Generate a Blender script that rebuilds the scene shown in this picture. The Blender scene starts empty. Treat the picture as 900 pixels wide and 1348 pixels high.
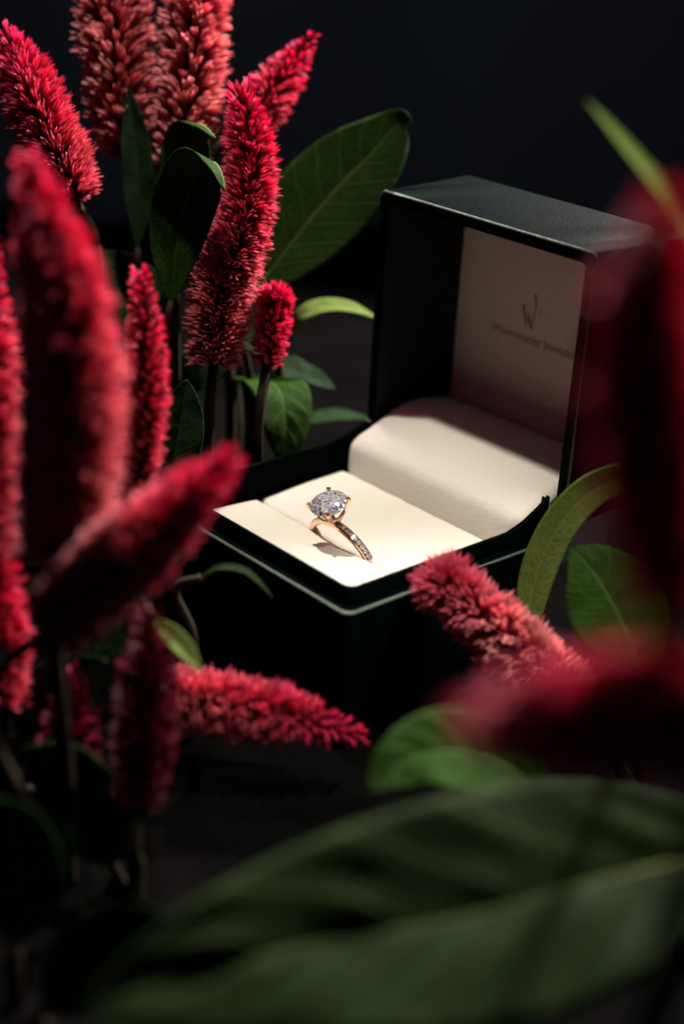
import bpy, bmesh, math, random
import numpy as np
from mathutils import Vector, Matrix, Quaternion

random.seed(7); rng = np.random.default_rng(7)
S = bpy.context.scene
COL = S.collection
MM = 0.001                                   # the scene is laid out in millimetres, built in metres
R = math.radians

# ------------------------------------------------------------------ camera
AZ, EL, ROLL = R(45.282), R(24.321), R(5.041)
CAM = np.array([192.178, -225.505, 124.712])
FPX, CX, CY = 1890.9, 450.0, 674.0
fw = np.array([-math.sin(AZ)*math.cos(EL), math.cos(AZ)*math.cos(EL), -math.sin(EL)])
rt = np.cross(fw, [0, 0, 1]); rt /= np.linalg.norm(rt); up = np.cross(rt, fw)
rt, up = rt*math.cos(ROLL)+up*math.sin(ROLL), -rt*math.sin(ROLL)+up*math.cos(ROLL)
cd = bpy.data.cameras.new('camera'); cam = bpy.data.objects.new('camera', cd); COL.objects.link(cam)
cam.matrix_world = Matrix(((rt[0], up[0], -fw[0], CAM[0]*MM), (rt[1], up[1], -fw[1], CAM[1]*MM),
                           (rt[2], up[2], -fw[2], CAM[2]*MM), (0, 0, 0, 1)))
cd.sensor_fit = 'VERTICAL'; cd.sensor_height = 36; cd.sensor_width = 24
cd.lens = FPX/1348*36; cd.clip_start = 0.005; cd.clip_end = 20
cd.dof.use_dof = True; cd.dof.focus_distance = 0.296; cd.dof.aperture_fstop = 7.0
S.camera = cam

# ------------------------------------------------------------------ world, lamps, exposure
w = bpy.data.worlds.new('World'); S.world = w; w.use_nodes = True
bg = w.node_tree.nodes['Background']; bg.inputs[0].default_value = (0.66, 0.66, 1.0, 1); bg.inputs[1].default_value = 0.032

def lamp(name, kind, loc, tgt, power, color, **kw):
    ld = bpy.data.lights.new(name, kind); o = bpy.data.objects.new(name, ld); COL.objects.link(o)
    o.location = Vector(loc)*MM
    o.rotation_euler = (Vector(tgt)-Vector(loc)).to_track_quat('-Z', 'Y').to_euler()
    ld.energy = power; ld.color = color
    for k, v in kw.items(): setattr(ld, k, v)
    return o
lamp('spot_lamp', 'SPOT', (-125, -62, 420), (4, -42, 0), 9.0, (1.0, 0.90, 0.75), spot_size=R(19.5), spot_blend=1.0, shadow_soft_size=0.010)
lamp('back_spot_lamp', 'SPOT', (-50, 300, 325), (0, -85, 20), 46.0, (1.0, 0.90, 0.86), spot_size=R(84), spot_blend=0.35, shadow_soft_size=0.010)
lamp('rim_fill_spot', 'SPOT', (-240, 85, 380), (29, -122, 40), 34.0, (1.0, 0.88, 0.82), spot_size=R(19), spot_blend=0.9, shadow_soft_size=0.010)  # added lamp edging the near left spikes, cone kept off the box
lamp('side_fill_spot', 'SPOT', (150, -10, 400), (72, -52, 12), 13.0, (1.0, 0.90, 0.80), spot_size=R(20), spot_blend=0.8, shadow_soft_size=0.010)  # added lamp brightening the coral spike and the leaves on the right
lamp('overhead_fill_spot', 'SPOT', (-110, 5, 430), (-104, -4, 80), 11.0, (1.0, 0.90, 0.82), spot_size=R(25), spot_blend=0.9, shadow_soft_size=0.010)  # added lamp brightening the rear spike tips and the broad leaf
lamp('soft_fill', 'AREA', (-255, 115, 330), (-10, -20, 10), 0.05, (0.60, 0.75, 1.0), shape='SQUARE', size=0.20)  # added cool lamp for diamond sparkle, lid sheen and bluish fill

S.view_settings.view_transform = 'Standard'; S.view_settings.look = 'None'
S.view_settings.exposure = 0; S.view_settings.gamma = 1
S.render.engine = 'CYCLES'
cy = S.cycles
cy.use_denoising = True; cy.max_bounces = 14; cy.transmission_bounces = 14; cy.transparent_max_bounces = 8
cy.diffuse_bounces = 5; cy.glossy_bounces = 5; cy.sample_clamp_indirect = 6; cy.blur_glossy = 0.3
cy.use_adaptive_sampling = False

# ------------------------------------------------------------------ helpers
def at(px, py, depth):
    """a point (mm) seen near a place in the photograph, at its own distance from the lens"""
    return CAM + (fw + rt*(px-CX)/FPX + up*(CY-py)/FPX)*depth

def smooth(me, ang=40):
    me.polygons.foreach_set('use_smooth', [True]*len(me.polygons))
    if ang < 180: me.set_sharp_from_angle(angle=R(ang))

def mesh(name, verts, faces, mat=None, ang=40, mm=True):
    me = bpy.data.meshes.new(name)
    v = np.asarray(verts, float)*(MM if mm else 1)
    me.from_pydata(v.tolist(), [], [list(map(int, f)) for f in faces]); me.validate()
    bm = bmesh.new(); bm.from_mesh(me); bmesh.ops.recalc_face_normals(bm, faces=bm.faces); bm.to_mesh(me); bm.free()
    if ang: smooth(me, ang)
    if mat: me.materials.append(mat)
    return me

def link(name, me, parent=None, base=None):
    """base: world position (mm) of the parent empty; vertices stay in world millimetres"""
    o = bpy.data.objects.new(name, me); COL.objects.link(o)
    if parent is not None:
        o.parent = parent
        o.matrix_parent_inverse = Matrix.Translation(-parent.location) if parent.type == 'EMPTY' else Matrix.Identity(4)
    return o

def thing(name, label, cat, loc, group=None):
    o = bpy.data.objects.new(name, None); COL.objects.link(o)
    o.empty_display_size = 0.01; o.location = Vector(loc)*MM
    o['label'] = label; o['category'] = cat
    if group: o['group'] = group
    return o

def rrect(x0, x1, y0, y1, r, n=6):
    pts = []
    for cx, cy_, a0 in ((x1-r, y1-r, 0), (x0+r, y1-r, 90), (x0+r, y0+r, 180), (x1-r, y0+r, 270)):
        for k in range(n+1):
            a = R(a0+90*k/n); pts.append((cx+r*math.cos(a), cy_+r*math.sin(a)))
    # extra points along the straight edges keep height changes where they belong
    out = []
    for i, p in enumerate(pts):
        q = pts[(i+1) % len(pts)]; out.append(p)
        d = math.dist(p, q)
        if d > 5:
            m = int(d/2.5)
            for k in range(1, m): out.append((p[0]+(q[0]-p[0])*k/m, p[1]+(q[1]-p[1])*k/m))
    return out

def loft(loops, cap0=False, cap1=False):
    n = len(loops[0]); V = [p for L in loops for p in L]; F = []
    for a in range(len(loops)-1):
        for i in range(n):
            j = (i+1) % n; F.append((a*n+i, a*n+j, (a+1)*n+j, (a+1)*n+i))
    if cap0: F.append(tuple(range(n))[::-1])
    if cap1: F.append(tuple(range((len(loops)-1)*n, len(loops)*n)))
    return V, F

def catmull(pts, n):
    P = np.asarray(pts, float); P = np.vstack([2*P[0]-P[1], P, 2*P[-1]-P[-2]])
    m = len(P)-3; out = []
    for t in np.linspace(0, m-1e-6, n):
        i = int(t); f = t-i; a, b, c, d = P[i:i+4]
        out.append(.5*(2*b+(c-a)*f+(2*a-5*b+4*c-d)*f*f+(3*b-a-3*c+d)*f**3))
    return np.array(out)

def even(P, n):
    L = np.concatenate([[0], np.cumsum(np.linalg.norm(np.diff(P, axis=0), axis=1))]); t = np.linspace(0, L[-1], n)
    return np.stack([np.interp(t, L, P[:, k]) for k in range(3)], 1)

def tube(path, rad, n=8, cap=True):
    path = np.asarray(path, float); rad = np.broadcast_to(rad, (len(path),))
    T = np.gradient(path, axis=0); T /= np.linalg.norm(T, axis=1)[:, None]
    ref = np.array([0., 0, 1]) if abs(T[0][2]) < .9 else np.array([1., 0, 0])
    u = np.cross(T[0], ref); u /= np.linalg.norm(u); loops = []
    for p, t, r_ in zip(path, T, rad):
        u = u-t*(u@t); u /= np.linalg.norm(u); v = np.cross(t, u)
        loops.append([p+r_*(math.cos(a)*u+math.sin(a)*v) for a in np.linspace(0, 2*math.pi, n, endpoint=False)])
    return loft(loops, cap, cap)

class Nodes:
    def __init__(s, name):
        s.m = bpy.data.materials.new(name); s.m.use_nodes = True; s.t = s.m.node_tree; s.n = s.t.nodes
        s.b = s.n['Principled BSDF']; s.out = s.n['Material Output']
    def new(s, kind, **kw):
        n = s.n.new(kind)
        for k, v in kw.items():
            if k.startswith('i_'): n.inputs[k[2:].replace('_', ' ')].default_value = v
            else: setattr(n, k, v)
        return n
    def l(s, a, b): s.t.links.new(a, b)
    def math(s, op, a, b=None, clamp=False):
        n = s.n.new('ShaderNodeMath'); n.operation = op; n.use_clamp = clamp
        for i, x in enumerate((a, b)):
            if x is None: continue
            if isinstance(x, (int, float)): n.inputs[i].default_value = x
            else: s.l(x, n.inputs[i])
        return n.outputs[0]
    def mix(s, f, a, b):
        n = s.n.new('ShaderNodeMix'); n.data_type = 'RGBA'
        for i, x in ((0, f), (6, a), (7, b)):
            if isinstance(x, (int, float)): n.inputs[i].default_value = x
            elif isinstance(x, tuple): n.inputs[i].default_value = (*x, 1)[:4]
            else: s.l(x, n.inputs[i])
        return n.outputs[2]
    def noise(s, scale, detail=3, coord=None, rough=.5):
        n = s.new('ShaderNodeTexNoise'); n.inputs['Scale'].default_value = scale; n.inputs['Detail'].default_value = detail
        n.inputs['Roughness'].default_value = rough
        if coord is None:
            if not hasattr(s, 'tc'): s.tc = s.new('ShaderNodeTexCoord')
            coord = s.tc.outputs['Object']
        s.l(coord, n.inputs['Vector']); return n.outputs['Fac']
    def bump(s, h, strength, dist):
        n = s.new('ShaderNodeBump'); n.inputs['Strength'].default_value = strength; n.inputs['Distance'].default_value = dist
        s.l(h, n.inputs['Height']); s.l(n.outputs[0], s.b.inputs['Normal']); return n
    def set(s, **kw):
        for k, v in kw.items():
            v = (*v, 1) if isinstance(v, tuple) and len(v) == 3 else v
            s.b.inputs[k.replace('_', ' ')].default_value = v

# ------------------------------------------------------------------ materials
def leatherette(name, col, var, rough, cell, bump, spec=.5):
    N = Nodes(name); tc = N.new('ShaderNodeTexCoord')
    vo = N.new('ShaderNodeTexVoronoi'); vo.inputs['Scale'].default_value = cell; N.l(tc.outputs['Object'], vo.inputs['Vector'])
    no = N.noise(cell*.35, 4, tc.outputs['Object'])
    h = N.math('ADD', N.math('MULTIPLY', vo.outputs['Distance'], .7), no)
    N.bump(h, bump, .00025)
    big = N.noise(60, 3, tc.outputs['Object'])
    N.l(N.mix(big, tuple(c*(1-var) for c in col), tuple(c*(1+var) for c in col)), N.b.inputs['Base Color'])
    N.l(N.math('ADD', N.math('MULTIPLY', no, .25), rough-.12), N.b.inputs['Roughness'])
    N.b.inputs['Specular IOR Level'].default_value = spec
    return N.m
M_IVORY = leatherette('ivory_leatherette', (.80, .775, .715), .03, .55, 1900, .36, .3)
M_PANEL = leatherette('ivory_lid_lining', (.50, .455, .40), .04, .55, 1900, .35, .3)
M_GREEN = leatherette('dark_green_leatherette', (.0004, .0024, .0022), .25, .58, 1700, .30, .012)
M_WALL = leatherette('black_green_lining', (.002, .003, .0027), .2, .6, 1900, .3, .25)
M_EDGE = leatherette('highlit_leatherette_edge', (.11, .135, .115), .35, .5, 1100, .6, .15)  # edge highlight put into the colour, for lid rim and tray shoulder bevels
N = Nodes('embossed_foil'); N.set(Base_Color=(.35, .31, .27), Roughness=.5); M_FOIL = N.m
N = Nodes('rose_gold'); N.set(Base_Color=(.93, .62, .40), Metallic=1.0, Roughness=.16); N.bump(N.noise(900, 3), .05, .0001); M_GOLD = N.m
N = Nodes('hinge_steel'); N.set(Base_Color=(.5, .5, .48), Metallic=1.0, Roughness=.3); M_STEEL = N.m
N = Nodes('pave_diamond'); N.set(Base_Color=(.82, .76, .86), Metallic=.55, Roughness=.08); M_PAVE = N.m
def diamond_material():
    """clear dispersive glass mixed with inner-facet glitter painted as random tinted cells"""
    N = Nodes('diamond'); prev = None
    for c, ior in (((1, 0, 0, 1), 2.36), ((0, 1, 0, 1), 2.42), ((0, 0, 1, 1), 2.50)):
        g = N.new('ShaderNodeBsdfGlass'); g.inputs['Color'].default_value = c; g.inputs['IOR'].default_value = ior; g.inputs['Roughness'].default_value = 0.0
        if prev is None: prev = g.outputs[0]
        else:
            a = N.new('ShaderNodeAddShader'); N.l(prev, a.inputs[0]); N.l(g.outputs[0], a.inputs[1]); prev = a.outputs[0]
    tc = N.new('ShaderNodeTexCoord'); vo = N.new('ShaderNodeTexVoronoi'); vo.inputs['Scale'].default_value = 2300; vo.inputs['Randomness'].default_value = .9
    N.l(tc.outputs['Object'], vo.inputs['Vector'])
    sc_ = N.new('ShaderNodeSeparateColor'); N.l(vo.outputs['Color'], sc_.inputs[0])
    ramp = N.new('ShaderNodeValToRGB'); ramp.color_ramp.interpolation = 'CONSTANT'; cr = ramp.color_ramp
    stops = [(0, (.06, .06, .09)), (.08, (.66, .86, .90)), (.26, (.42, .38, .76)), (.39, (.97, .97, .97)), (.62, (.62, .48, .52)), (.68, (.80, .92, .95)), (.88, (.16, .14, .28)), (.92, (.95, .80, .72))]  # painted glints and dark facets, one tint per cell
    cr.elements[0].position = 0; cr.elements[0].color = (*stops[0][1], 1); cr.elements[1].position = stops[1][0]; cr.elements[1].color = (*stops[1][1], 1)
    for p_, c_ in stops[2:]:
        e_ = cr.elements.new(p_); e_.color = (*c_, 1)
    N.l(sc_.outputs['Red'], ramp.inputs[0]); N.l(ramp.outputs[0], N.b.inputs['Base Color'])
    N.set(Roughness=.12, Metallic=.25)
    mp = N.new('ShaderNodeVectorMath'); mp.operation = 'SUBTRACT'; N.l(vo.outputs['Color'], mp.inputs[0]); mp.inputs[1].default_value = (.5, .5, .5)
    ge = N.new('ShaderNodeNewGeometry'); ad = N.new('ShaderNodeVectorMath'); ad.operation = 'ADD'; N.l(ge.outputs['Normal'], ad.inputs[0]); N.l(mp.outputs[0], ad.inputs[1])
    nn = N.new('ShaderNodeVectorMath'); nn.operation = 'NORMALIZE'; N.l(ad.outputs[0], nn.inputs[0]); N.l(nn.outputs[0], N.b.inputs['Normal'])
    mx = N.new('ShaderNodeMixShader'); mx.inputs[0].default_value = .72; N.l(prev, mx.inputs[1]); N.l(N.b.outputs[0], mx.inputs[2])
    N.l(mx.outputs[0], N.out.inputs['Surface']); return N.m
M_DIA = diamond_material()
N = Nodes('black_velvet'); N.set(Roughness=1.0); N.b.inputs['Specular IOR Level'].default_value = 0
N.l(N.mix(N.noise(40, 4), (.0012, .0012, .0012), (.0028, .0026, .0025)), N.b.inputs['Base Color'])
N.bump(N.noise(2500, 3), .5, .0005); M_TABLE = N.m
N = Nodes('navy_backdrop_cloth'); N.set(Roughness=1.0); N.b.inputs['Specular IOR Level'].default_value = .05
N.l(N.mix(N.noise(3, 4), (.15, .20, .20), (.20, .26, .25)), N.b.inputs['Base Color']); M_BACK = N.m

def petal_material(name, per_object):
    """stage 0 = fresh crimson tip bud, 1 = old salmon floret; t runs from the foot to the point of a tepal"""
    N = Nodes(name)
    at_ = N.new('ShaderNodeAttribute', attribute_name='tep'); sp = N.new('ShaderNodeSeparateColor'); N.l(at_.outputs['Color'], sp.inputs[0])
    t = sp.outputs['Red']
    if per_object:
        oi = N.new('ShaderNodeObjectInfo'); s2 = N.new('ShaderNodeSeparateColor'); N.l(oi.outputs['Color'], s2.inputs[0])
        stage, rnd = s2.outputs['Red'], s2.outputs['Green']
    else: stage, rnd = sp.outputs['Green'], sp.outputs['Blue']
    fresh = N.mix(t, (.58, .005, .058), (.94, .030, .195))
    old = N.mix(N.math('POWER', t, 1.6), (.52, .009, .06), (.95, .46, .44))
    c = N.mix(stage, fresh, old)
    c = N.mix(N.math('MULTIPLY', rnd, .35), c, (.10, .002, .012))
    N.l(c, N.b.inputs['Base Color']); N.set(Roughness=.5); N.b.inputs['Specular IOR Level'].default_value = .2
    tr = N.new('ShaderNodeBsdfTranslucent'); N.l(c, tr.inputs['Color'])
    mx = N.new('ShaderNodeMixShader'); mx.inputs[0].default_value = .58
    N.l(N.b.outputs[0], mx.inputs[1]); N.l(tr.outputs[0], mx.inputs[2]); N.l(mx.outputs[0], N.out.inputs['Surface'])
    return N.m
M_FLORET = petal_material('floret_tepal', True); M_FLORETS = petal_material('floret_tepal_mass', False)
N = Nodes('spike_core'); N.l(N.mix(N.noise(700, 3), (.02, .002, .004), (.06, .004, .008)), N.b.inputs['Base Color']); N.set(Roughness=1.0); N.b.inputs['Specular IOR Level'].default_value = 0; M_CORE = N.m
N = Nodes('green_stem'); N.l(N.mix(N.noise(300, 3), (.008, .007, .003), (.018, .014, .006)), N.b.inputs['Base Color']); N.set(Roughness=.8); N.b.inputs['Specular IOR Level'].default_value = .1; M_STEM = N.m

def leaf_material(name, dark, light, vein):
    N = Nodes(name); uv = N.new('ShaderNodeUVMap', uv_map='leaf'); sx = N.new('ShaderNodeSeparateXYZ'); N.l(uv.outputs[0], sx.inputs[0])
    u, v = sx.outputs[0], sx.outputs[1]                              # u along the leaf, v = 0 at the midrib, 1 at the margin
    av = N.math('ABSOLUTE', v)
    wob = N.math('MULTIPLY', N.noise(160, 3), .35)
    ph = N.math('FRACT', N.math('ADD', N.math('SUBTRACT', N.math('MULTIPLY', u, 9), N.math('MULTIPLY', av, 1.5)), wob))
    side = N.math('SUBTRACT', 1, N.math('MULTIPLY', N.math('ABSOLUTE', N.math('SUBTRACT', ph, .5)), 14), True)
    vo = N.new('ShaderNodeTexVoronoi', feature='DISTANCE_TO_EDGE'); vo.inputs['Scale'].default_value = 420
    tc = N.new('ShaderNodeTexCoord'); N.l(tc.outputs['Object'], vo.inputs['Vector'])
    fine = N.math('SUBTRACT', 1, N.math('MULTIPLY', vo.outputs['Distance'], 9), True)
    mid = N.math('SUBTRACT', 1, N.math('MULTIPLY', av, 16), True)
    base = N.mix(N.noise(110, 5), dark, light)
    veins = N.math('MAXIMUM', mid, N.math('MAXIMUM', N.math('MULTIPLY', side, .6), N.math('MULTIPLY', fine, .18)))
    c = N.mix(veins, base, vein)
    N.l(c, N.b.inputs['Base Color']); N.set(Roughness=.62); N.b.inputs['Specular IOR Level'].default_value = .02
    h = N.math('ADD', N.math('MULTIPLY', veins, -1), N.math('MULTIPLY', N.noise(900, 3), .3)); N.bump(h, .45, .0004)
    tr = N.new('ShaderNodeBsdfTranslucent'); N.l(N.mix(.5, c, (.07, .11, .012)), tr.inputs['Color'])
    mx = N.new('ShaderNodeMixShader'); mx.inputs[0].default_value = .14
    N.l(N.b.outputs[0], mx.inputs[1]); N.l(tr.outputs[0], mx.inputs[2]); N.l(mx.outputs[0], N.out.inputs['Surface'])
    return N.m
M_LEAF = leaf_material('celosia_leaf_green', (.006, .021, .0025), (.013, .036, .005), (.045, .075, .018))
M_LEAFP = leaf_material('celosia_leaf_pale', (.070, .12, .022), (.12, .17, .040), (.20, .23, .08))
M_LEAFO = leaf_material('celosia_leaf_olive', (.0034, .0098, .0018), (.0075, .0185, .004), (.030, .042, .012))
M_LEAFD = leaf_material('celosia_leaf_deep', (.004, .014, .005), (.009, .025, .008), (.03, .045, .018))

# ------------------------------------------------------------------ setting
ZT = -30.0                                                            # table top
def sheet(name, pts, mat):
    o = link(name, mesh(name, pts, [(0, 1, 2, 3)], mat, 0)); o['kind'] = 'structure'; return o
sheet('table', [(-2500, -900, ZT), (900, -900, ZT), (900, 2500, ZT), (-2500, 2500, ZT)], M_TABLE)
# a dark cloth hung across behind the table, square to the line of sight
fh = np.array([fw[0], fw[1], 0]); fh /= np.linalg.norm(fh); rh = np.array([fh[1], -fh[0], 0])
bc = np.array([CAM[0], CAM[1], 0])+fh*640
V = []; F = []
nx = 60
for i in range(nx+1):
    x = -900+1800*i/nx; d = 14*math.sin(i*.9)+9*math.sin(i*2.3+1)
    for z in (ZT+3, 900): V.append(bc+rh*x+fh*d+np.array([0, 0, z]))
for i in range(nx): F.append((2*i, 2*i+2, 2*i+3, 2*i+1))
link('backdrop', mesh('backdrop', V, F, M_BACK, 180))['kind'] = 'structure'

# ------------------------------------------------------------------ ring box
W2, D, HL, TILT, LD, LIP, E0, TL, LP = 30.0, 61.2, 60.4, R(-2.5), 27.7, 3.6, 2.9, 2.65, 25.6
box = thing('ring_box', 'open dark green leatherette ring box with ivory cushions', 'jewelry box', (0, -D/2, ZT))
def arc_in(b, n=4): return [(b*(1-math.cos(R(90*k/n))), b*(1-math.sin(R(90*k/n)))) for k in range(n+1)]   # (inset, drop) from side to top
def tray_loop(inset, z): return [(x, y, z) for x, y in rrect(-W2+inset, W2-inset, -D+inset, -inset-.15, max(.5, 2.2-inset*.4))]
loops = [tray_loop(1.0, ZT), tray_loop(.25, ZT+.35), tray_loop(0, ZT+1), tray_loop(0, -.7)]
loops += [tray_loop(i, -d) for i, d in arc_in(.7)][1:] + [tray_loop(1.75, 0)]
loops += [tray_loop(1.8, -1.0)]
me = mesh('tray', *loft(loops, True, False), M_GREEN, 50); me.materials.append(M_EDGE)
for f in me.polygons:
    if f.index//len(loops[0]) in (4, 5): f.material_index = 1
link('tray', me, box)
def lip_z(x, y):                                                        # cheeks rise towards the hinge, the back stays low under the cushion
    z = LIP + (0 if y < -12.7 else min(9.5, (y+12.7))/9.5*(5.0 if x > 0 else 3.2))
    return -7.0 if (y > -3.2 and abs(x) < 26.5) else z
def lip_loop(inset, drop): return [(x, y, lip_z(x, y)-drop) for x, y in rrect(-W2+inset, W2-inset, -D+inset, -inset, 2.0)]
loops = [[(x, y, min(-1.5, z-1)) for x, y, z in lip_loop(1.9, 0)], lip_loop(1.9, .45)]
loops += [lip_loop(1.9+i, d) for i, d in arc_in(.45, 3)][1:]
loops += [lip_loop(3.0-i, d) for i, d in reversed(arc_in(.45, 3))]
loops += [[(x, y, -13) for x, y, z in lip_loop(3.0, 0)]]
link('inner_lip', mesh('inner_lip', *loft(loops, False, True), M_GREEN, 50), box)
ct, st = math.cos(TILT), math.sin(TILT)
def lidp(x, dep, h): return (x, h*st+dep*ct, h*ct-dep*st)
def lid_loop(inset, dep): return [lidp(x, dep, h) for x, h in rrect(-W2+inset, W2-inset, inset, HL-inset, max(.4, 1.6-inset*.3))]
loops = [lid_loop(TL, LP+.4), lid_loop(TL, .35)]
loops += [lid_loop(TL-i, d) for i, d in ((.1, .1), (.35, 0))]
loops += [lid_loop(.6, 0), lid_loop(.3, .08), lid_loop(.08, .3), lid_loop(0, .6), lid_loop(0, LD-.9), lid_loop(.12, LD-.45), lid_loop(.45, LD-.12), lid_loop(.9, LD)]
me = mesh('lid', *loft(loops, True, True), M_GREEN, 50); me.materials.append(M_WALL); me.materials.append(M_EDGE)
for f in me.polygons:                                                   # inside walls are lined in black
    k = f.index//len(loops[0])
    if k == 0: f.material_index = 1
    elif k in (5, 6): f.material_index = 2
lid = link('lid', me, box)
V, F = [], []
nx_, nz_ = 24, 24
def grid_faces(nu, nv, off=0, wrap=False): return [(off+i*(nv+1)+j, off+(i+1)*(nv+1)+j, off+(i+1)*(nv+1)+j+1, off+i*(nv+1)+j+1) for i in range(nu) for j in range(nv)]
for i in range(nx_+1):
    for j in range(nz_+1):
        x = -W2+TL+.1+(2*W2-2*TL-.2)*i/nx_; h = TL+.1+(HL-2*TL-.2)*j/nz_
        e = min(1, min(i, nx_-i)/2.5, min(j, nz_-j)/2.5)
        V.append(lidp(x, LP-.1-1.0*math.sqrt(max(0, 1-(1-e)**2))-.25*math.sin(math.pi*i/nx_)*math.sin(math.pi*j/nz_), h))
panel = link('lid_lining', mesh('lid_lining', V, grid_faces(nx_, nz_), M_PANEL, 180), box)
# embossed mark and name on the lining
DEPL = LP-1.62
def place_text(txt, size, x, h, parent_, name):
    cu = bpy.data.curves.new(name, 'FONT'); cu.body = txt; cu.size = size; cu.align_x = 'LEFT'; cu.extrude = .04; cu.offset = .03
    to = bpy.data.objects.new(name, cu); COL.objects.link(to)
    bpy.context.view_layer.update()
    me = bpy.data.meshes.new_from_object(to.evaluated_get(bpy.context.evaluated_depsgraph_get()))
    bpy.data.objects.remove(to)
    co = np.array([v.co[:] for v in me.vertices]); wd = co[:, 0].max()
    for v in me.vertices: v.co = Vector(lidp(x+v.co.x, DEPL+.06-v.co.z, h+v.co.y))*MM
    me.materials.clear(); me.materials.append(M_FOIL)
    return link(name, me, box), wd
xx = -15.0
for txt, size, adv in (('W', 3.0, .25), ('ORTHMORE', 2.05, 1.0), ('J', 3.0, .2), ('EWELERS', 2.05, 0)):
    o, wd = place_text(txt, size, xx, 27.6, panel, 'lettering'); xx += wd+adv
def bar(p, q, r_): return tube([lidp(p[0], DEPL, p[1]), lidp((p[0]+q[0])/2, DEPL, (p[1]+q[1])/2), lidp(q[0], DEPL, q[1])], r_, 6)
V, F = [], []
for p, q, r_ in (((-6.4, 36.0), (-4.9, 31.9), .26), ((-4.6, 34.2), (-3.3, 31.2), .22), ((-3.2, 39.2), (-2.6, 36.4), .22), ((-2.6, 36.4), (-3.3, 31.2), .09), ((-6.4, 36.0), (-4.4, 36.6), .07), ((-4.9, 31.9), (-4.6, 34.2), .09), ((-1.7, 35.6), (-.7, 35.5), .09)):
    v, f = bar(p, q, r_); F += [tuple(k+len(V) for k in ff) for ff in f]; V += list(v)
link('emblem', mesh('emblem', V, F, M_FOIL), box)

# cushions: a pad has a rounded, slightly quilted top over straight sides
def pad(name, x0, x1, y0, y1, zf, zbot, r_, nu=44, nv=30):
    def axis(a, b, n):
        e = np.linspace(0, 1, 7)[:-1]; inner = np.linspace(a+r_, b-r_, n)
        return np.concatenate([a+r_*(1-np.cos(e*math.pi/2)), inner, (b-r_*(1-np.cos(e*math.pi/2)))[::-1]])
    X, Y = axis(x0, x1, nu), axis(y0, y1, nv); nu, nv = len(X)-1, len(Y)-1
    V = []
    for x in X:
        for y in Y:
            dx = max(0, r_-(x-x0), r_-(x1-x))/r_; dy = max(0, r_-(y-y0), r_-(y1-y))/r_
            d = min(1, math.hypot(dx, dy)); V.append((x, y, zf(x, y)-r_*(1-math.sqrt(max(0, 1-d*d)))))
    F = grid_faces(nu, nv); n = len(V)
    rim = [i*(nv+1) for i in range(nu+1)]+[nu*(nv+1)+j for j in range(1, nv+1)]+[i*(nv+1)+nv for i in range(nu-1, -1, -1)]+[j for j in range(nv-1, 0, -1)]
    V += [(V[k][0], V[k][1], zbot) for k in rim]
    for a in range(len(rim)):
        b = (a+1) % len(rim); F.append((rim[a], rim[b], n+b, n+a))
    return link(name, mesh(name, V, F, M_IVORY, 180), box)
def wr(x, y): return .07*math.sin(x*.31+1.3)*math.sin(y*.27)+.05*math.sin(x*.83+y*.4)
pad('seat_cushion', -26.75, 26.75, -57.9, -35.45, lambda x, y: -4.25+.75*math.sin(math.pi*min(1, (-35.4-y)/21)*.8)+wr(x, y)-.5*math.exp(-((x)/10)**2-((y+35.4)/3)**2), -11.5, 1.5)
pad('seat_cushion', -26.75, 26.75, -35.05, -9.85, lambda x, y: -4.45+1.45*((y+35)/25)+.2*math.sin(math.pi*(y+35)/25)+wr(x, y)-.5*math.exp(-((x)/10)**2-((y+35.2)/3)**2), -11.5, 1.5)
prof = catmull([(-9.55, -10), (-9.6, -4), (-9.6, 1.2), (-9.0, 3.5), (-7.2, 5.05), (-4, 6.3), (0, 7.9), (4, 9.7), (8, 10.75), (13, 10.8), (18, 10.2), (23.4, 9.0)], 60)
tn = np.gradient(prof, axis=0); tn /= np.linalg.norm(tn, axis=1)[:, None]; inn = np.stack([tn[:, 1], -tn[:, 0]], 1)
V = []; XS = np.concatenate([-26.4+3.2*(1-np.cos(np.linspace(0, math.pi/2, 9)[:-1])), np.linspace(-23.2, 23.2, 40), (26.4-3.2*(1-np.cos(np.linspace(0, math.pi/2, 9)[:-1])))[::-1]])
for x in XS:
    d = max(0, abs(x)-23.2)/3.2; dr = 1.8*(1-math.sqrt(max(0, 1-d*d)))
    for (y, z), (ny, nz) in zip(prof, inn):
        b = .10*math.sin(x*.45+y*.2)*math.sin(y*.5) if y > -8 else .06*math.sin(x*.6)
        V.append((x, y+ny*dr, z+nz*dr+b))
npf = len(prof); F = grid_faces(len(XS)-1, npf-1)
n0 = len(V); e0 = list(range(npf)); e1 = [(len(XS)-1)*npf+k for k in range(npf)]
V += [(-25.8, 23.2, -10), (25.8, 23.2, -10)]; F += [tuple(e0+[n0]), tuple(e1[::-1]+[n0+1])]
link('backing_cushion', mesh('backing_cushion', V, F, M_IVORY, 60), box)
for sx in (-1, 1):
    v, f = tube([(sx*28.2, -.35, 5.9), (sx*29.0, -.35, 5.9), (sx*29.9, -.35, 5.9)], [.42, .42, .42], 12)
    link('hinge_pin', mesh('hinge_pin', v, f, M_STEEL), box)

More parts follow.
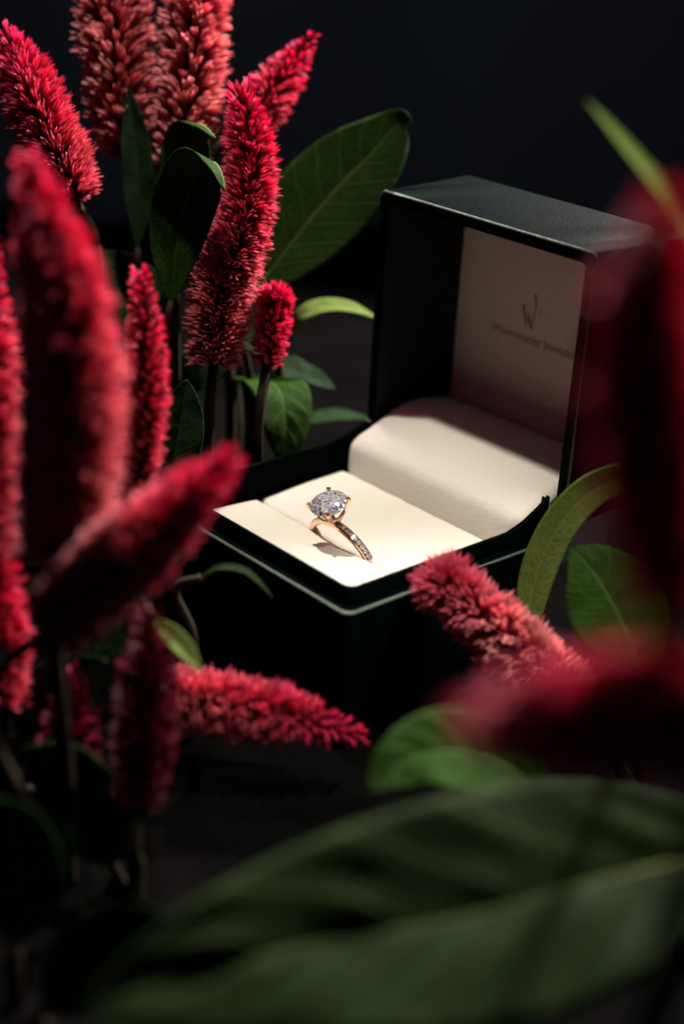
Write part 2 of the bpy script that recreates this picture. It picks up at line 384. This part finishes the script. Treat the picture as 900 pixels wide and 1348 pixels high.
# ------------------------------------------------------------------ ring
TAU = R(23); PIV = np.array([0., -35.2, -4.1])
ring = thing('diamond_ring', 'gold solitaire ring with round diamond held in the ivory cushion slot', 'ring', PIV+np.array([0, 0, -14]))
def rp(x, w_, h):                                  # ring coords: x along the box, w across the band, h up the leaning ring
    return PIV+np.array([x, w_*math.cos(TAU)-h*math.sin(TAU), h*math.cos(TAU)+w_*math.sin(TAU)])
RO, RI, HC = 10.0, 8.75, -4.65
loops = []
for k in range(96):
    a = 2*math.pi*k/96; top = max(0, math.cos(a)); wd = .98-.18*top; ri = RI+.0; ro = RO-.15+.25*top**2
    sec = [(wd*.8, ri), (wd, ri+.2), (wd, ro-.18), (wd*.8, ro), (wd*.62, ro-.03), (wd*.55, ro-.2), (-wd*.55, ro-.2), (-wd*.62, ro-.03), (-wd*.8, ro), (-wd, ro-.18), (-wd, ri+.2), (-wd*.8, ri)]
    loops.append([rp(r_*math.sin(a), w_, HC+r_*math.cos(a)) for w_, r_ in sec])
loops.append(loops[0])
link('band', mesh('band', *loft(loops), M_GOLD, 35), ring)
# small stones set along the shoulders
def stone_mesh():
    V = [(0.30*math.cos(R(45*k)), .30*math.sin(R(45*k)), .20) for k in range(8)]+[(.52*math.cos(R(45*k+22.5)), .52*math.sin(R(45*k+22.5)), .02) for k in range(8)]+[(0, 0, -.4)]
    bm = bmesh.new()
    for v in V: bm.verts.new(Vector(v)*MM)
    bmesh.ops.convex_hull(bm, input=bm.verts); me = bpy.data.meshes.new('pave_stone'); bm.to_mesh(me); bm.free(); me.materials.append(M_PAVE); return me
sm = stone_mesh()
def frame(o, p, xd, zd, parent):
    zd = np.array(zd)/np.linalg.norm(zd); xd = np.array(xd)-zd*(np.array(xd)@zd); xd /= np.linalg.norm(xd); yd = np.cross(zd, xd)
    m = Matrix(((xd[0], yd[0], zd[0], p[0]*MM), (xd[1], yd[1], zd[1], p[1]*MM), (xd[2], yd[2], zd[2], p[2]*MM), (0, 0, 0, 1)))
    COL.objects.link(o); o.parent = parent; o.matrix_parent_inverse = Matrix.Translation(-parent.location); o.matrix_basis = m
for sgn in (-1, 1):
    for k in range(9):
        a = sgn*R(17+6.3*k); o = bpy.data.objects.new('pave_stone', sm)
        ro = RO-.12+.25*math.cos(a)**2
        frame(o, rp(ro*math.sin(a), 0, HC+ro*math.cos(a)), rp(math.cos(a), 0, -math.sin(a))-PIV, rp(math.sin(a), random.uniform(-.05, .05), math.cos(a))-PIV, ring)
# brilliant-cut stone
SR, SH = 4.0, 10.35
def diamond_mesh():
    P = []
    for k in range(8):
        a = R(45*k); b = R(45*k+22.5)
        P += [(.56*math.cos(a), .56*math.sin(a), .315), (.80*math.cos(b), .80*math.sin(b), .185)]
        P += [(.20*math.cos(b), .20*math.sin(b), -.725)]
    for k in range(16):
        a = R(22.5*k); P += [(math.cos(a), math.sin(a), .03), (math.cos(a), math.sin(a), -.03)]
    P += [(0, 0, -.87)]
    bm = bmesh.new()
    for p in P: bm.verts.new(Vector(rp(p[0]*SR, p[1]*SR, SH+p[2]*SR))*MM)
    bmesh.ops.convex_hull(bm, input=bm.verts); bmesh.ops.dissolve_limit(bm, angle_limit=R(.6), verts=bm.verts, edges=bm.edges)
    me = bpy.data.meshes.new('diamond'); bm.to_mesh(me); bm.free(); me.materials.append(M_DIA); return me
link('diamond', diamond_mesh(), ring)
for a in (45, 135, 225, 315):
    ca, sa = math.cos(R(a)), math.sin(R(a))
    pth = catmull([rp(1.2*ca, .75*sa, 5.6), rp(2.3*ca, 2.1*sa, 7.0), rp(3.6*ca, 3.6*sa, 9.3), rp(4.22*ca, 4.22*sa, 10.3), rp(4.12*ca, 4.12*sa, 10.85), rp(3.75*ca, 3.75*sa, 11.1)], 18)
    link('prong', mesh('prong', *tube(pth, np.concatenate([np.linspace(.5, .40, 14), [.47, .52, .46, .22]]), 10), M_GOLD, 60), ring)
loops = []
for k in range(49):
    a = 2*math.pi*k/48; c, s_ = math.cos(a), math.sin(a)
    loops.append([rp((2.75+.28*math.cos(q))*c, (2.75+.28*math.cos(q))*s_, 7.9+.28*math.sin(q)) for q in np.linspace(0, 2*math.pi, 8, endpoint=False)])
link('basket', mesh('basket', *loft(loops), M_GOLD, 180), ring)
v, f = loft([[rp(x*(1-.0*k), y, h) for x, y in rrect(-1.5+.3*i, 1.5-.3*i, -.85+.1*i, .85-.1*i, .4, 3)] for i, (h, k) in enumerate(((5.0, 0), (5.6, 0), (6.0, 0)))], True, True)
link('head_seat', mesh('head_seat', v, f, M_GOLD), ring)

# ------------------------------------------------------------------ celosia
def tepal(rad, splay, az, length, foot=.0, bend=.35):
    """one pointed tepal of a floret, unit length along +z, opening outwards"""
    V = []; T = []; F = []
    prof_ = [(0, .45), (.38, .95), (.72, .85), (1.0, .05)]
    ca, sa = math.cos(az), math.sin(az)
    for i, (t, q) in enumerate(prof_):
        out = foot+math.sin(splay)*t*length*(1-bend*t); z = math.cos(splay*.8)*t*length
        for k in range(3):
            a = R(120*k); lx = out+rad*q*.7*math.cos(a); ly = rad*q*math.sin(a)
            V.append((lx*ca-ly*sa, lx*sa+ly*ca, z)); T.append(t)
    for i in range(len(prof_)-1):
        for k in range(3): F.append((i*3+k, i*3+(k+1) % 3, (i+1)*3+(k+1) % 3, (i+1)*3+k))
    return V, F, T
def floret_data(kind, seed):
    r_ = random.Random(seed); V, F, T = [], [], []
    n, rad, s0, s1, ft = {'bud': (5, .054, 2, 11, .03), 'half': (5, .056, 4, 17, .04), 'open': (6, .058, 6, 24, .05), 'rice': (4, .13, 5, 14, .05)}[kind]
    for k in range(n):
        v, f, t = tepal(rad*r_.uniform(.8, 1.2), R(r_.uniform(s0, s1)), k*2*math.pi/n+r_.uniform(-.5, .5), r_.uniform(.72, 1.05), ft, r_.uniform(.1, .6))
        F += [tuple(k_+len(V) for k_ in ff) for ff in f]; V += v; T += t
    return np.array(V), F, np.array(T)
FD = {k: [floret_data(k, s*11+hash_) for s in range(7)] for hash_, k in enumerate(('bud', 'half', 'open', 'rice'))}
FM = {}
for k, lst in FD.items():
    FM[k] = []
    for V, F, T in lst:
        me = mesh('floret', V, F, M_FLORET, 180, mm=True)
        ca_ = me.attributes.new('tep', 'FLOAT_COLOR', 'POINT')
        ca_.data.foreach_set('color', np.stack([T, T*0, T*0, T*0+1], 1).astype(np.float32).ravel()); FM[k].append(me)

def spike(label, axis, rads, foot, n_max=None, stage=(0, 1), spacing=2.9, singles=True, length=1.0, leaves=(), tipblunt=False, seed=0, group='celosia flower spikes round the ring box', stem_r=1.3, plump=False, darkened=0.0):
    """axis: (px, py, depth) from the tip down to the bottom of the flower head; rads: radius in mm along it; foot: ground point"""
    r_ = random.Random(seed+100)
    P = catmull([at(*a) for a in axis], 160)
    seg = np.linalg.norm(np.diff(P, axis=0), axis=1); L = np.concatenate([[0], np.cumsum(seg)]); tot = L[-1]
    T = -np.gradient(P, axis=0); T /= np.linalg.norm(T, axis=1)[:, None]           # towards the tip
    rs = np.interp(L/tot, np.linspace(0, 1, len(rads)), rads)
    base = np.array(foot, float)
    root = thing('celosia_flower', label, 'flower', base, group)
    # stem: out of the bottom of the head, bending down to the table
    p0 = P[-1]; drop = np.array([p0[0]*.35+base[0]*.65, p0[1]*.35+base[1]*.65, p0[2]*.35+base[2]*.65])
    sp = catmull([P[int(len(P)*.6)], p0, p0-T[-1]*min(14, max(3, (p0[2]-base[2])*.4)), drop, base], 40)
    link('stem', mesh('stem', *tube(sp, np.linspace(stem_r*.8, stem_r*1.15, 40), 9), M_STEM, 180), root)
    link('spike_core', mesh('spike_core', *tube(P[4:], np.maximum(.35, rs[4:]*.40), 9), M_CORE, 180), root)
    items = []; s = spacing*.25; k = 0; ga = 2.39996
    if tipblunt:                                                     # a rounded end: florets fanning out of the first point
        R0 = rs[0]; s = 0; nc = int(2*math.pi*R0*R0/(spacing**2)*1.25); t = T[0]
        u = np.cross(t, [.3, .2, .9]); u /= np.linalg.norm(u); v = np.cross(t, u)
        for m in range(nc):
            c_ = 1-(m+.5)/nc; sn = math.sqrt(1-c_*c_); a = m*ga; o = math.cos(a)*u+math.sin(a)*v
            d = t*c_+o*sn; d = d+np.array([r_.uniform(-.12, .12) for _ in range(3)]); d /= np.linalg.norm(d)
            items.append((P[0]+d*R0*.25, d, R0*.78*r_.uniform(.9, 1.1), 'half' if r_.random() < .5 else 'bud', r_.randrange(7), max(0, min(1, stage[0]+r_.uniform(0, .15))), r_.random(), d, r_.uniform(0, 6.28)))
    while s < tot:
        i = min(len(P)-1, int(np.searchsorted(L, s))); rad = rs[i]; p, t = P[i], T[i]
        u = np.cross(t, [.3, .2, .9]); u /= np.linalg.norm(u); v = np.cross(t, u)
        a = k*ga+r_.uniform(-.22, .22); o = math.cos(a)*u+math.sin(a)*v
        q = min(1, s/(tot*.9)); near = math.exp(-s/(rads_ref*1.1)) if not tipblunt else 0.0
        ang = R((74 if plump else 83)-62*near+r_.uniform(-9, 8)); d = o*math.sin(ang)+t*math.cos(ang)
        stg = stage[0]+(stage[1]-stage[0])*q**.8+r_.uniform(-.12, .12)
        core = rad*(.34 if plump else .42); ln = (rad-core)/max(.45, math.sin(ang))*r_.uniform(.86, 1.1)*length
        ln = max(ln, 2.2)
        kind = 'bud' if stg < .22 else ('half' if stg < .55 else 'open')
        if plump and stg > .15: kind = 'rice'
        items.append((p+o*core*(.9 if not tipblunt else .7), d, ln, kind, r_.randrange(7), min(1, max(0, stg)), r_.random()+darkened, o, r_.uniform(0, 6.28)))  # extra tint puts shade into the floret colour of the two dim low spikes
        if r_.random() < .05: items.pop()
        s += spacing**2/(2*math.pi*max(rad, spacing*.55))*1.0; k += 1
    # the florets that show largest are parts; those turned away or out of the picture are one mass
    def rank(it):
        v_ = it[0]-CAM; z = v_@fw; x, y = CX+FPX*(v_@rt)/z, CY-FPX*(v_@up)/z
        inside = -20 < x < 920 and -30 < y < 1370
        return (it[7]@(-v_/np.linalg.norm(v_)))+(0 if inside else -5)
    order = sorted(range(len(items)), key=lambda j: -rank(items[j]))
    keep = set([j for j in order[:290] if rank(items[j]) > -.25]) if singles else set()
    MV, MF, MC = [], [], []; off = 0
    for j, (p, d, ln, kind, var, stg, rnd, o, roll) in enumerate(items):
        zq = Vector((0, 0, 1)).rotation_difference(Vector(d)) @ Quaternion((0, 0, 1), roll)
        thick = min(1.25, max(.8, 4.6/ln))
        if j in keep:
            ob = bpy.data.objects.new('floret', FM[kind][var]); COL.objects.link(ob); ob.parent = root
            ob.location = Vector((p-base)*MM); ob.rotation_mode = 'QUATERNION'; ob.rotation_quaternion = zq
            ob.scale = (ln*thick, ln*thick, ln); ob.color = (stg, rnd, 0, 1)
        else:
            V, F, Tt = FD[kind][var]; Mx = np.array(zq.to_matrix())@np.diag([ln*thick, ln*thick, ln])
            MV.append(V@Mx.T+p); MF += [tuple(kk+off for kk in ff) for ff in F]; off += len(V)
            MC.append(np.stack([Tt, Tt*0+stg, Tt*0+rnd, Tt*0+1], 1))
    if MV:
        V = np.vstack(MV)*MM; me = bpy.data.meshes.new('floret_mass'); me.from_pydata(V.tolist(), [], MF); smooth(me, 180); me.materials.append(M_FLORETS)
        ca_ = me.attributes.new('tep', 'FLOAT_COLOR', 'POINT'); ca_.data.foreach_set('color', np.vstack(MC).astype(np.float32).ravel())
        o = link('floret_mass', me, root); o['kind'] = 'stuff'
    return root
rads_ref = 6.0

def leaf_part(parent, mid, half, mat, face=(0, 0, 1), fold=.25, curl=0.0, wave=.35, seed=0, name='leaf', tipcurl=None, quilt=.35, label=None, pos=.45, flat=1.0, nvein=9):
    """mid: (px, py, depth) along the midrib from the stalk to the tip; half: greatest half width in mm; face: the way the upper side looks"""
    r_ = random.Random(seed); nu, nv = 56, 20
    P = catmull([at(*a) if len(a) == 3 and not isinstance(a, np.ndarray) else a for a in mid], 300)
    P = even(P, nu+1)
    T = np.gradient(P, axis=0); T /= np.linalg.norm(T, axis=1)[:, None]
    face = np.array(face, float); V = []; UV = []
    ph = r_.uniform(0, 6); c = np.cross(T[0], face); c /= np.linalg.norm(c)
    for i in range(nu+1):
        u = i/nu; t = T[i]; c = c-t*(c@t); c /= np.linalg.norm(c); n = np.cross(c, t)
        k = pos; wv = (u/k)**.75 if u < k else 1
        wv = math.sin(math.pi/2*min(1, u/k))**.8 if u < k else math.cos(math.pi/2*(u-k)/(1-k))**.72
        hw = half*max(.03, wv**flat)
        for j in range(nv+1):
            v = -1+2*j/nv
            rise = fold*abs(v)**1.25*hw+curl*v*v*hw
            rise += wave*math.sin(u*17+ph+(2 if v > 0 else 0))*abs(v)**2*min(1, hw/4)
            q = (u*nvein-abs(v)*1.5) % 1
            rise += quilt*(.6+.4*math.sin(u*31+(1 if v > 0 else 4)))*(math.sin(math.pi*q)**.7)*(1-abs(v))**.3*min(1, abs(v)*4)*min(1, hw/6)
            V.append(P[i]+c*v*hw*math.cos(min(1.2, fold))+n*rise); UV.append((u*nvein/9, v))
    V = np.array(V); n = len(V); F = grid_faces(nu, nv)
    # a real thickness: offset lower skin
    nrm = np.zeros_like(V); Fa = np.array(F)
    fn = np.cross(V[Fa[:, 2]]-V[Fa[:, 0]], V[Fa[:, 3]]-V[Fa[:, 1]])
    for k in range(4): np.add.at(nrm, Fa[:, k], fn)
    nrm /= np.linalg.norm(nrm, axis=1)[:, None]+1e-9
    V2 = np.vstack([V, V-nrm*.28]); F2 = F+[tuple(k+n for k in f[::-1]) for f in F]
    rim = [i*(nv+1) for i in range(nu+1)]+[nu*(nv+1)+j for j in range(1, nv+1)]+[i*(nv+1)+nv for i in range(nu-1, -1, -1)]+[j for j in range(nv-1, 0, -1)]
    for a in range(len(rim)):
        b = (a+1) % len(rim); F2.append((rim[a], rim[b], n+rim[b], n+rim[a]))
    me = mesh(name, V2, F2, mat, 180)
    uvl = me.uv_layers.new(name='leaf'); UV2 = UV+UV
    for lp in me.loops: uvl.data[lp.index].uv = UV2[lp.vertex_index]
    o = link(name, me, parent)
    if label: o['label'] = label
    sg = np.sign(nrm[n//2]@face) or 1
    v, f = tube(P-np.array(face)/np.linalg.norm(face)*.18, np.linspace(max(.35, half*.045), .14, nu+1), 6)
    mr = bpy.data.objects.new('midrib', mesh('midrib', v, f, M_LEAFP, 180)); COL.objects.link(mr); mr.parent = o
    return o

def sprig(label, mid, half, mat, foot, cat='leaf', **kw):
    """a leaf on its own stalk that stands on the table"""
    base = np.array(foot, float); root = thing('celosia_leaf', label, cat, base)
    p0 = at(*mid[0]); p1 = at(*mid[1]); d = (p0-p1)/np.linalg.norm(p0-p1)
    m = (p0+base)/2+np.array([0, 0, 4]) if p0[2] > base[2]+10 else (p0+base)/2
    pth = catmull([p0-d*.5, p0+d*5, m, base], 24)
    link('stalk', mesh('stalk', *tube(pth, np.linspace(.8, 1.2, 24), 8), M_STEM, 180), root)
    leaf_part(root, mid, half, mat, name='leaf_blade', **kw)
    return root
def ground(px, py, depth):
    p = at(px, py, depth); return (p[0], p[1], ZT)
TOCAM = tuple(-fw)

# tall spikes at the back
spike('tall salmon spike rising behind the red spikes, darker at its foot', [(140, -120, 338), (146, -50, 338), (150, 30, 338), (157, 110, 337), (166, 200, 337)], [2.5, 8.5, 10.4, 9.9, 8.2], ground(190, 420, 340), stage=(.55, 1.0), spacing=3.0, seed=1, plump=True)
spike('tall salmon spike beside the upright dark leaf with folded tip', [(266, -130, 336), (262, -50, 336), (257, 30, 336), (250, 120, 336), (232, 230, 336)], [2.5, 8.0, 9.6, 9.4, 8.0], ground(235, 430, 338), stage=(.5, 1.0), spacing=3.0, seed=2, plump=True)
spike('bright crimson spike leaning outward with spread lower florets', [(4, 38, 318), (28, 90, 316), (52, 150, 314), (80, 215, 314), (98, 262, 314)], [2.0, 7.0, 9.0, 9.6, 7.5], ground(140, 420, 318), stage=(-.2, .6), spacing=2.1, seed=3)
spike('short crimson spike with pointed tip bent outward behind another spike', [(410, 46, 340), (388, 82, 340), (355, 125, 338), (318, 175, 337)], [1.4, 5.2, 7.6, 6.6], ground(310, 420, 342), stage=(-.15, .45), spacing=2.1, seed=4)
spike('slender crimson spike curving down beside the big green leaf', [(318, 120, 314), (328, 180, 314), (330, 250, 314), (312, 320, 314), (290, 390, 315), (282, 480, 316)], [3.2, 7.0, 7.8, 8.3, 8.6, 7.0], ground(275, 600, 320), stage=(-.2, .85), spacing=2.1, seed=5)
spike('small stubby magenta flower bud against the slender curved spike', [(362, 398, 318), (361, 410, 318), (358, 440, 318), (352, 480, 318)], [5.0, 5.4, 5.2, 4.2], ground(345, 560, 322), stage=(-.1, .25), spacing=1.7, seed=6, tipblunt=True)
# nearer spikes on the left
spike('large dark upright spike edged with pale florets, dim crimson tip', [(36, 205, 212), (62, 300, 211), (90, 420, 210), (94, 560, 210), (82, 740, 212)], [1.8, 6.8, 8.8, 9.0, 7.4], ground(90, 900, 218), stage=(-.2, .95), spacing=1.8, seed=7, singles=False)
spike('dark crimson spike behind the large dark upright spike', [(-18, 300, 240), (-14, 400, 240), (-12, 560, 240), (-16, 740, 240)], [1.2, 5.5, 6.2, 5.5], ground(0, 900, 246), stage=(0, .6), spacing=2.0, seed=8, singles=False)
spike('narrow upright magenta spike between large dark spike and ring box', [(184, 355, 256), (190, 410, 256), (194, 500, 256), (188, 580, 256), (176, 680, 256)], [1.2, 3.9, 5.0, 4.7, 4.0], ground(190, 820, 262), stage=(-.1, .5), spacing=1.8, seed=9)
spike('leaning pink spike whose crimson tip touches the edge of the box', [(304, 602, 206), (266, 640, 205), (205, 695, 204), (130, 765, 204), (66, 828, 204)], [1.8, 5.4, 7.2, 7.2, 6.0], ground(20, 980, 210), stage=(-.2, 1.05), spacing=1.75, seed=10, singles=False)
spike('magenta spike mostly hidden below the large dark upright spike', [(-28, 690, 240), (-14, 760, 240), (-4, 840, 240), (0, 930, 240)], [1.5, 6.5, 7, 5.5], ground(10, 1010, 245), stage=(-.1, .5), spacing=2.0, seed=11, singles=False)
spike('red spike lying sideways with its glowing tip pointing below the box', [(478, 970, 258), (440, 958, 257), (390, 944, 256), (320, 932, 256), (225, 915, 256)], [1.4, 4.6, 7.0, 7.4, 6.4], ground(180, 1010, 258), stage=(-.15, .6), spacing=2.0, seed=12)
spike('very dark red upright spike beneath the leaning pink spike', [(196, 800, 225), (198, 860, 225), (192, 960, 225), (182, 1060, 225)], [1.5, 5.6, 6.2, 4.6], ground(180, 1120, 228), stage=(-.2, .2), spacing=2.0, seed=13, singles=False, darkened=2.3)
spike('dull maroon upright spike next to the very dark red one', [(92, 880, 238), (94, 940, 238), (88, 1020, 238), (80, 1110, 238)], [1.5, 5.6, 6.4, 5.0], ground(76, 1170, 241), stage=(-.1, .3), spacing=2.0, seed=17, singles=False, darkened=1.9)
# right side
spike('blunt coral spike leaning toward the front corner of the box', [(588, 772, 266), (602, 784, 266), (640, 815, 265), (700, 872, 264), (772, 940, 264)], [7.2, 7.8, 8.4, 8.6, 7.6], ground(840, 1010, 268), stage=(.3, 1.35), spacing=2.1, seed=14, tipblunt=True, length=1.0, plump=True)
spike('blurred tall crimson spike standing beside the lid', [(880, 262, 118), (858, 380, 117), (855, 520, 116), (866, 660, 116), (890, 800, 116)], [1.8, 5.0, 5.8, 5.6, 4.6], ground(925, 1180, 124), stage=(-.1, .25), spacing=1.5, seed=15, singles=False)
spike('blurred crimson spike lying above the broad ribbed leaf', [(632, 962, 118), (700, 950, 117), (790, 944, 116), (890, 944, 116), (1030, 955, 116)], [2.4, 5.8, 6.8, 6.8, 6.0], ground(1080, 1200, 126), stage=(-.05, .4), spacing=1.5, seed=16, singles=False)

# leaves
sprig('broad dark green leaf with pale midrib beside the lid', [(330, 392, 338), (372, 335, 338), (430, 262, 338), (490, 200, 339), (520, 166, 340), (532, 157, 339), (541, 158, 338)], 12.0, M_LEAF, ground(345, 500, 345), face=(.55, -.50, .66), fold=.12, wave=.25, seed=21, pos=.5)
sprig('upright dark leaf with a folded tip in front of a salmon spike', [(232, 345, 328), (236, 280, 328), (244, 215, 327), (250, 178, 325), (258, 163, 321), (272, 168, 317), (284, 182, 316)], 6.0, M_LEAF, ground(240, 470, 336), face=TOCAM, fold=.35, seed=22, pos=.55)
sprig('dark leaf with pale curled-over tip beside the slender spike', [(225, 400, 312), (232, 330, 312), (246, 262, 311), (264, 222, 308), (280, 213, 303), (291, 226, 299), (296, 250, 298)], 7.5, M_LEAF, ground(235, 500, 318), face=TOCAM, fold=.3, seed=23, pos=.5)
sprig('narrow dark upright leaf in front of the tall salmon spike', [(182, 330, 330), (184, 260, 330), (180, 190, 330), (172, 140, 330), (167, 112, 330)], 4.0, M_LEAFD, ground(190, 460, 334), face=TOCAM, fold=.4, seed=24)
sprig('narrow pale green leaf arching toward the side of the lid', [(380, 446, 345), (395, 418, 345), (425, 404, 346), (462, 406, 347), (496, 420, 348)], 3.0, M_LEAFP, ground(370, 520, 350), face=(0, 0, 1), fold=.1, wave=.1, seed=25)
sprig('glossy leaf drooping over the side wall of the box', [(322, 497, 356), (340, 500, 347), (358, 505, 340), (370, 520, 336), (375, 552, 334), (374, 602, 334)], 7.2, M_LEAF, ground(310, 560, 358), face=(0, 0, 1), fold=.06, wave=.25, seed=26, pos=.55, flat=.6)
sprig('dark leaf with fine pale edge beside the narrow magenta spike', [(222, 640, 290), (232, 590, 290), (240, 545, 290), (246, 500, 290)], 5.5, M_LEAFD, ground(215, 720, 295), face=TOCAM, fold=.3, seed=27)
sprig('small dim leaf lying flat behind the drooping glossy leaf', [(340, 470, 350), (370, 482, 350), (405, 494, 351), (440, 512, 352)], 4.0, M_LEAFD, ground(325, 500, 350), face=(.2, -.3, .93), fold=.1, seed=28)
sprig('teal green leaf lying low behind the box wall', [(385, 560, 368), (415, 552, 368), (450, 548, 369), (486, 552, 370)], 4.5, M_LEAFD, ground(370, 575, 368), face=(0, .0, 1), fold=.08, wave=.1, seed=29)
sprig('long pale green blade arching over toward the lid corner', [(696, 822, 281), (704, 765, 279), (730, 700, 276), (772, 650, 273), (818, 628, 270), (862, 622, 268), (900, 632, 266)], 3.5, M_LEAFP, ground(700, 905, 284), face=(.35, -.55, .75), fold=.12, wave=.08, seed=30, pos=.3, quilt=.1, flat=.35)
sprig('veined dark leaf with pale midrib behind the coral spike', [(848, 895, 262), (832, 848, 262), (806, 795, 262), (778, 750, 263), (752, 722, 264)], 9.0, M_LEAF, ground(855, 960, 266), face=(.45, -.55, .70), fold=.1, seed=31, pos=.5)
sprig('slim blurred grass-green blade rising past the top of the lid', [(930, 345, 196), (896, 290, 196), (862, 240, 196), (832, 203, 197), (800, 165, 199), (770, 132, 201)], 1.1, M_LEAFP, ground(985, 900, 205), face=(.1, -.5, .85), fold=.2, wave=.05, seed=32, pos=.35, quilt=0)
sprig('rounded pale leaf bending over above the broad ribbed leaf', [(720, 1062, 214), (680, 1020, 214), (625, 994, 214), (565, 990, 213), (520, 1010, 212), (486, 1040, 211)], 7.0, M_LEAF, ground(760, 1120, 214), face=(.1, -.3, .95), fold=.15, seed=33, pos=.45)
sprig('broad blurred ribbed leaf spreading low in front of everything', [(1010, 1110, 186), (900, 1132, 182), (760, 1166, 176), (600, 1208, 170), (400, 1246, 165), (200, 1300, 161), (110, 1330, 160)], 14.5, M_LEAFO, ground(1060, 1120, 184), face=(.30, -.42, .86), fold=.12, wave=.5, seed=34, pos=.42, quilt=.95, nvein=6)
sprig('small yellowish leaf tip below the leaning pink spike', [(200, 812, 240), (218, 830, 240), (240, 852, 240), (266, 884, 240)], 1.9, M_LEAFP, ground(190, 900, 243), face=(.2, -.4, .9), fold=.2, wave=.05, seed=35, quilt=.05)
sprig('thin dark leaf arching close to the front wall of the box', [(262, 762, 262), (290, 748, 262), (325, 754, 262), (358, 786, 262)], .8, M_LEAFO, ground(250, 850, 264), face=(.2, -.4, .9), fold=.1, wave=.05, seed=36, quilt=.05)

LOW = 'dark leaves crowding the foot of the spikes'
LOWL = ['dim leaf beneath the leaning pink spike, pointing up behind the maroon spike', 'dim broad leaf below the maroon spike, pointing away from the box',
        'dim leaf between the maroon spike and the sideways red spike', 'dark leaf at the foot of the maroon spike, pointing toward the ribbed leaf',
        'dark upright leaf beside the feet of the hidden magenta spike', 'dark leaf between the leaning pink spike and the box wall',
        'dark upright leaf in shadow behind the leaning pink spike', 'dark low leaf next to the tip of the broad ribbed leaf',
        'dark leaf at the foot of the two tall salmon spikes', 'dark leaf at the foot of the slender curved spike and stubby bud',
        'small dark leaf right against the front wall of the box']
for k, (mid, hw) in enumerate((
        ([(40, 1010, 246), (60, 960, 244), (95, 905, 242), (140, 868, 240)], 6.5), ([(150, 1140, 232), (120, 1080, 230), (80, 1020, 228), (30, 985, 226)], 7.0),
        ([(250, 1090, 250), (262, 1040, 250), (290, 1000, 250), (340, 985, 250)], 5.5), ([(120, 1220, 215), (150, 1160, 213), (200, 1115, 212), (262, 1090, 211)], 7.5),
        ([(20, 1240, 205), (30, 1170, 204), (20, 1100, 204), (-15, 1050, 204)], 7.0), ([(190, 760, 300), (215, 715, 300), (240, 680, 300), (255, 640, 301)], 6.5),
        ([(110, 880, 275), (135, 840, 275), (150, 790, 275), (150, 740, 276)], 7.0), ([(60, 1330, 190), (110, 1280, 188), (170, 1240, 187), (240, 1225, 186)], 6.5),
        ([(210, 470, 335), (200, 420, 335), (170, 370, 336), (140, 330, 337)], 7.5), ([(250, 520, 340), (270, 480, 340), (300, 450, 341), (335, 435, 342)], 6.5),
        ([(290, 880, 262), (300, 850, 262), (325, 820, 261), (350, 812, 260)], 4.5))):
    if k in (2, 3, 10): continue
    g = ground(mid[0][0], mid[0][1]+60, mid[0][2]+3)
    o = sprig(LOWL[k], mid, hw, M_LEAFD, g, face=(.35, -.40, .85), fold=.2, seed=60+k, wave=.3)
    o['group'] = LOW
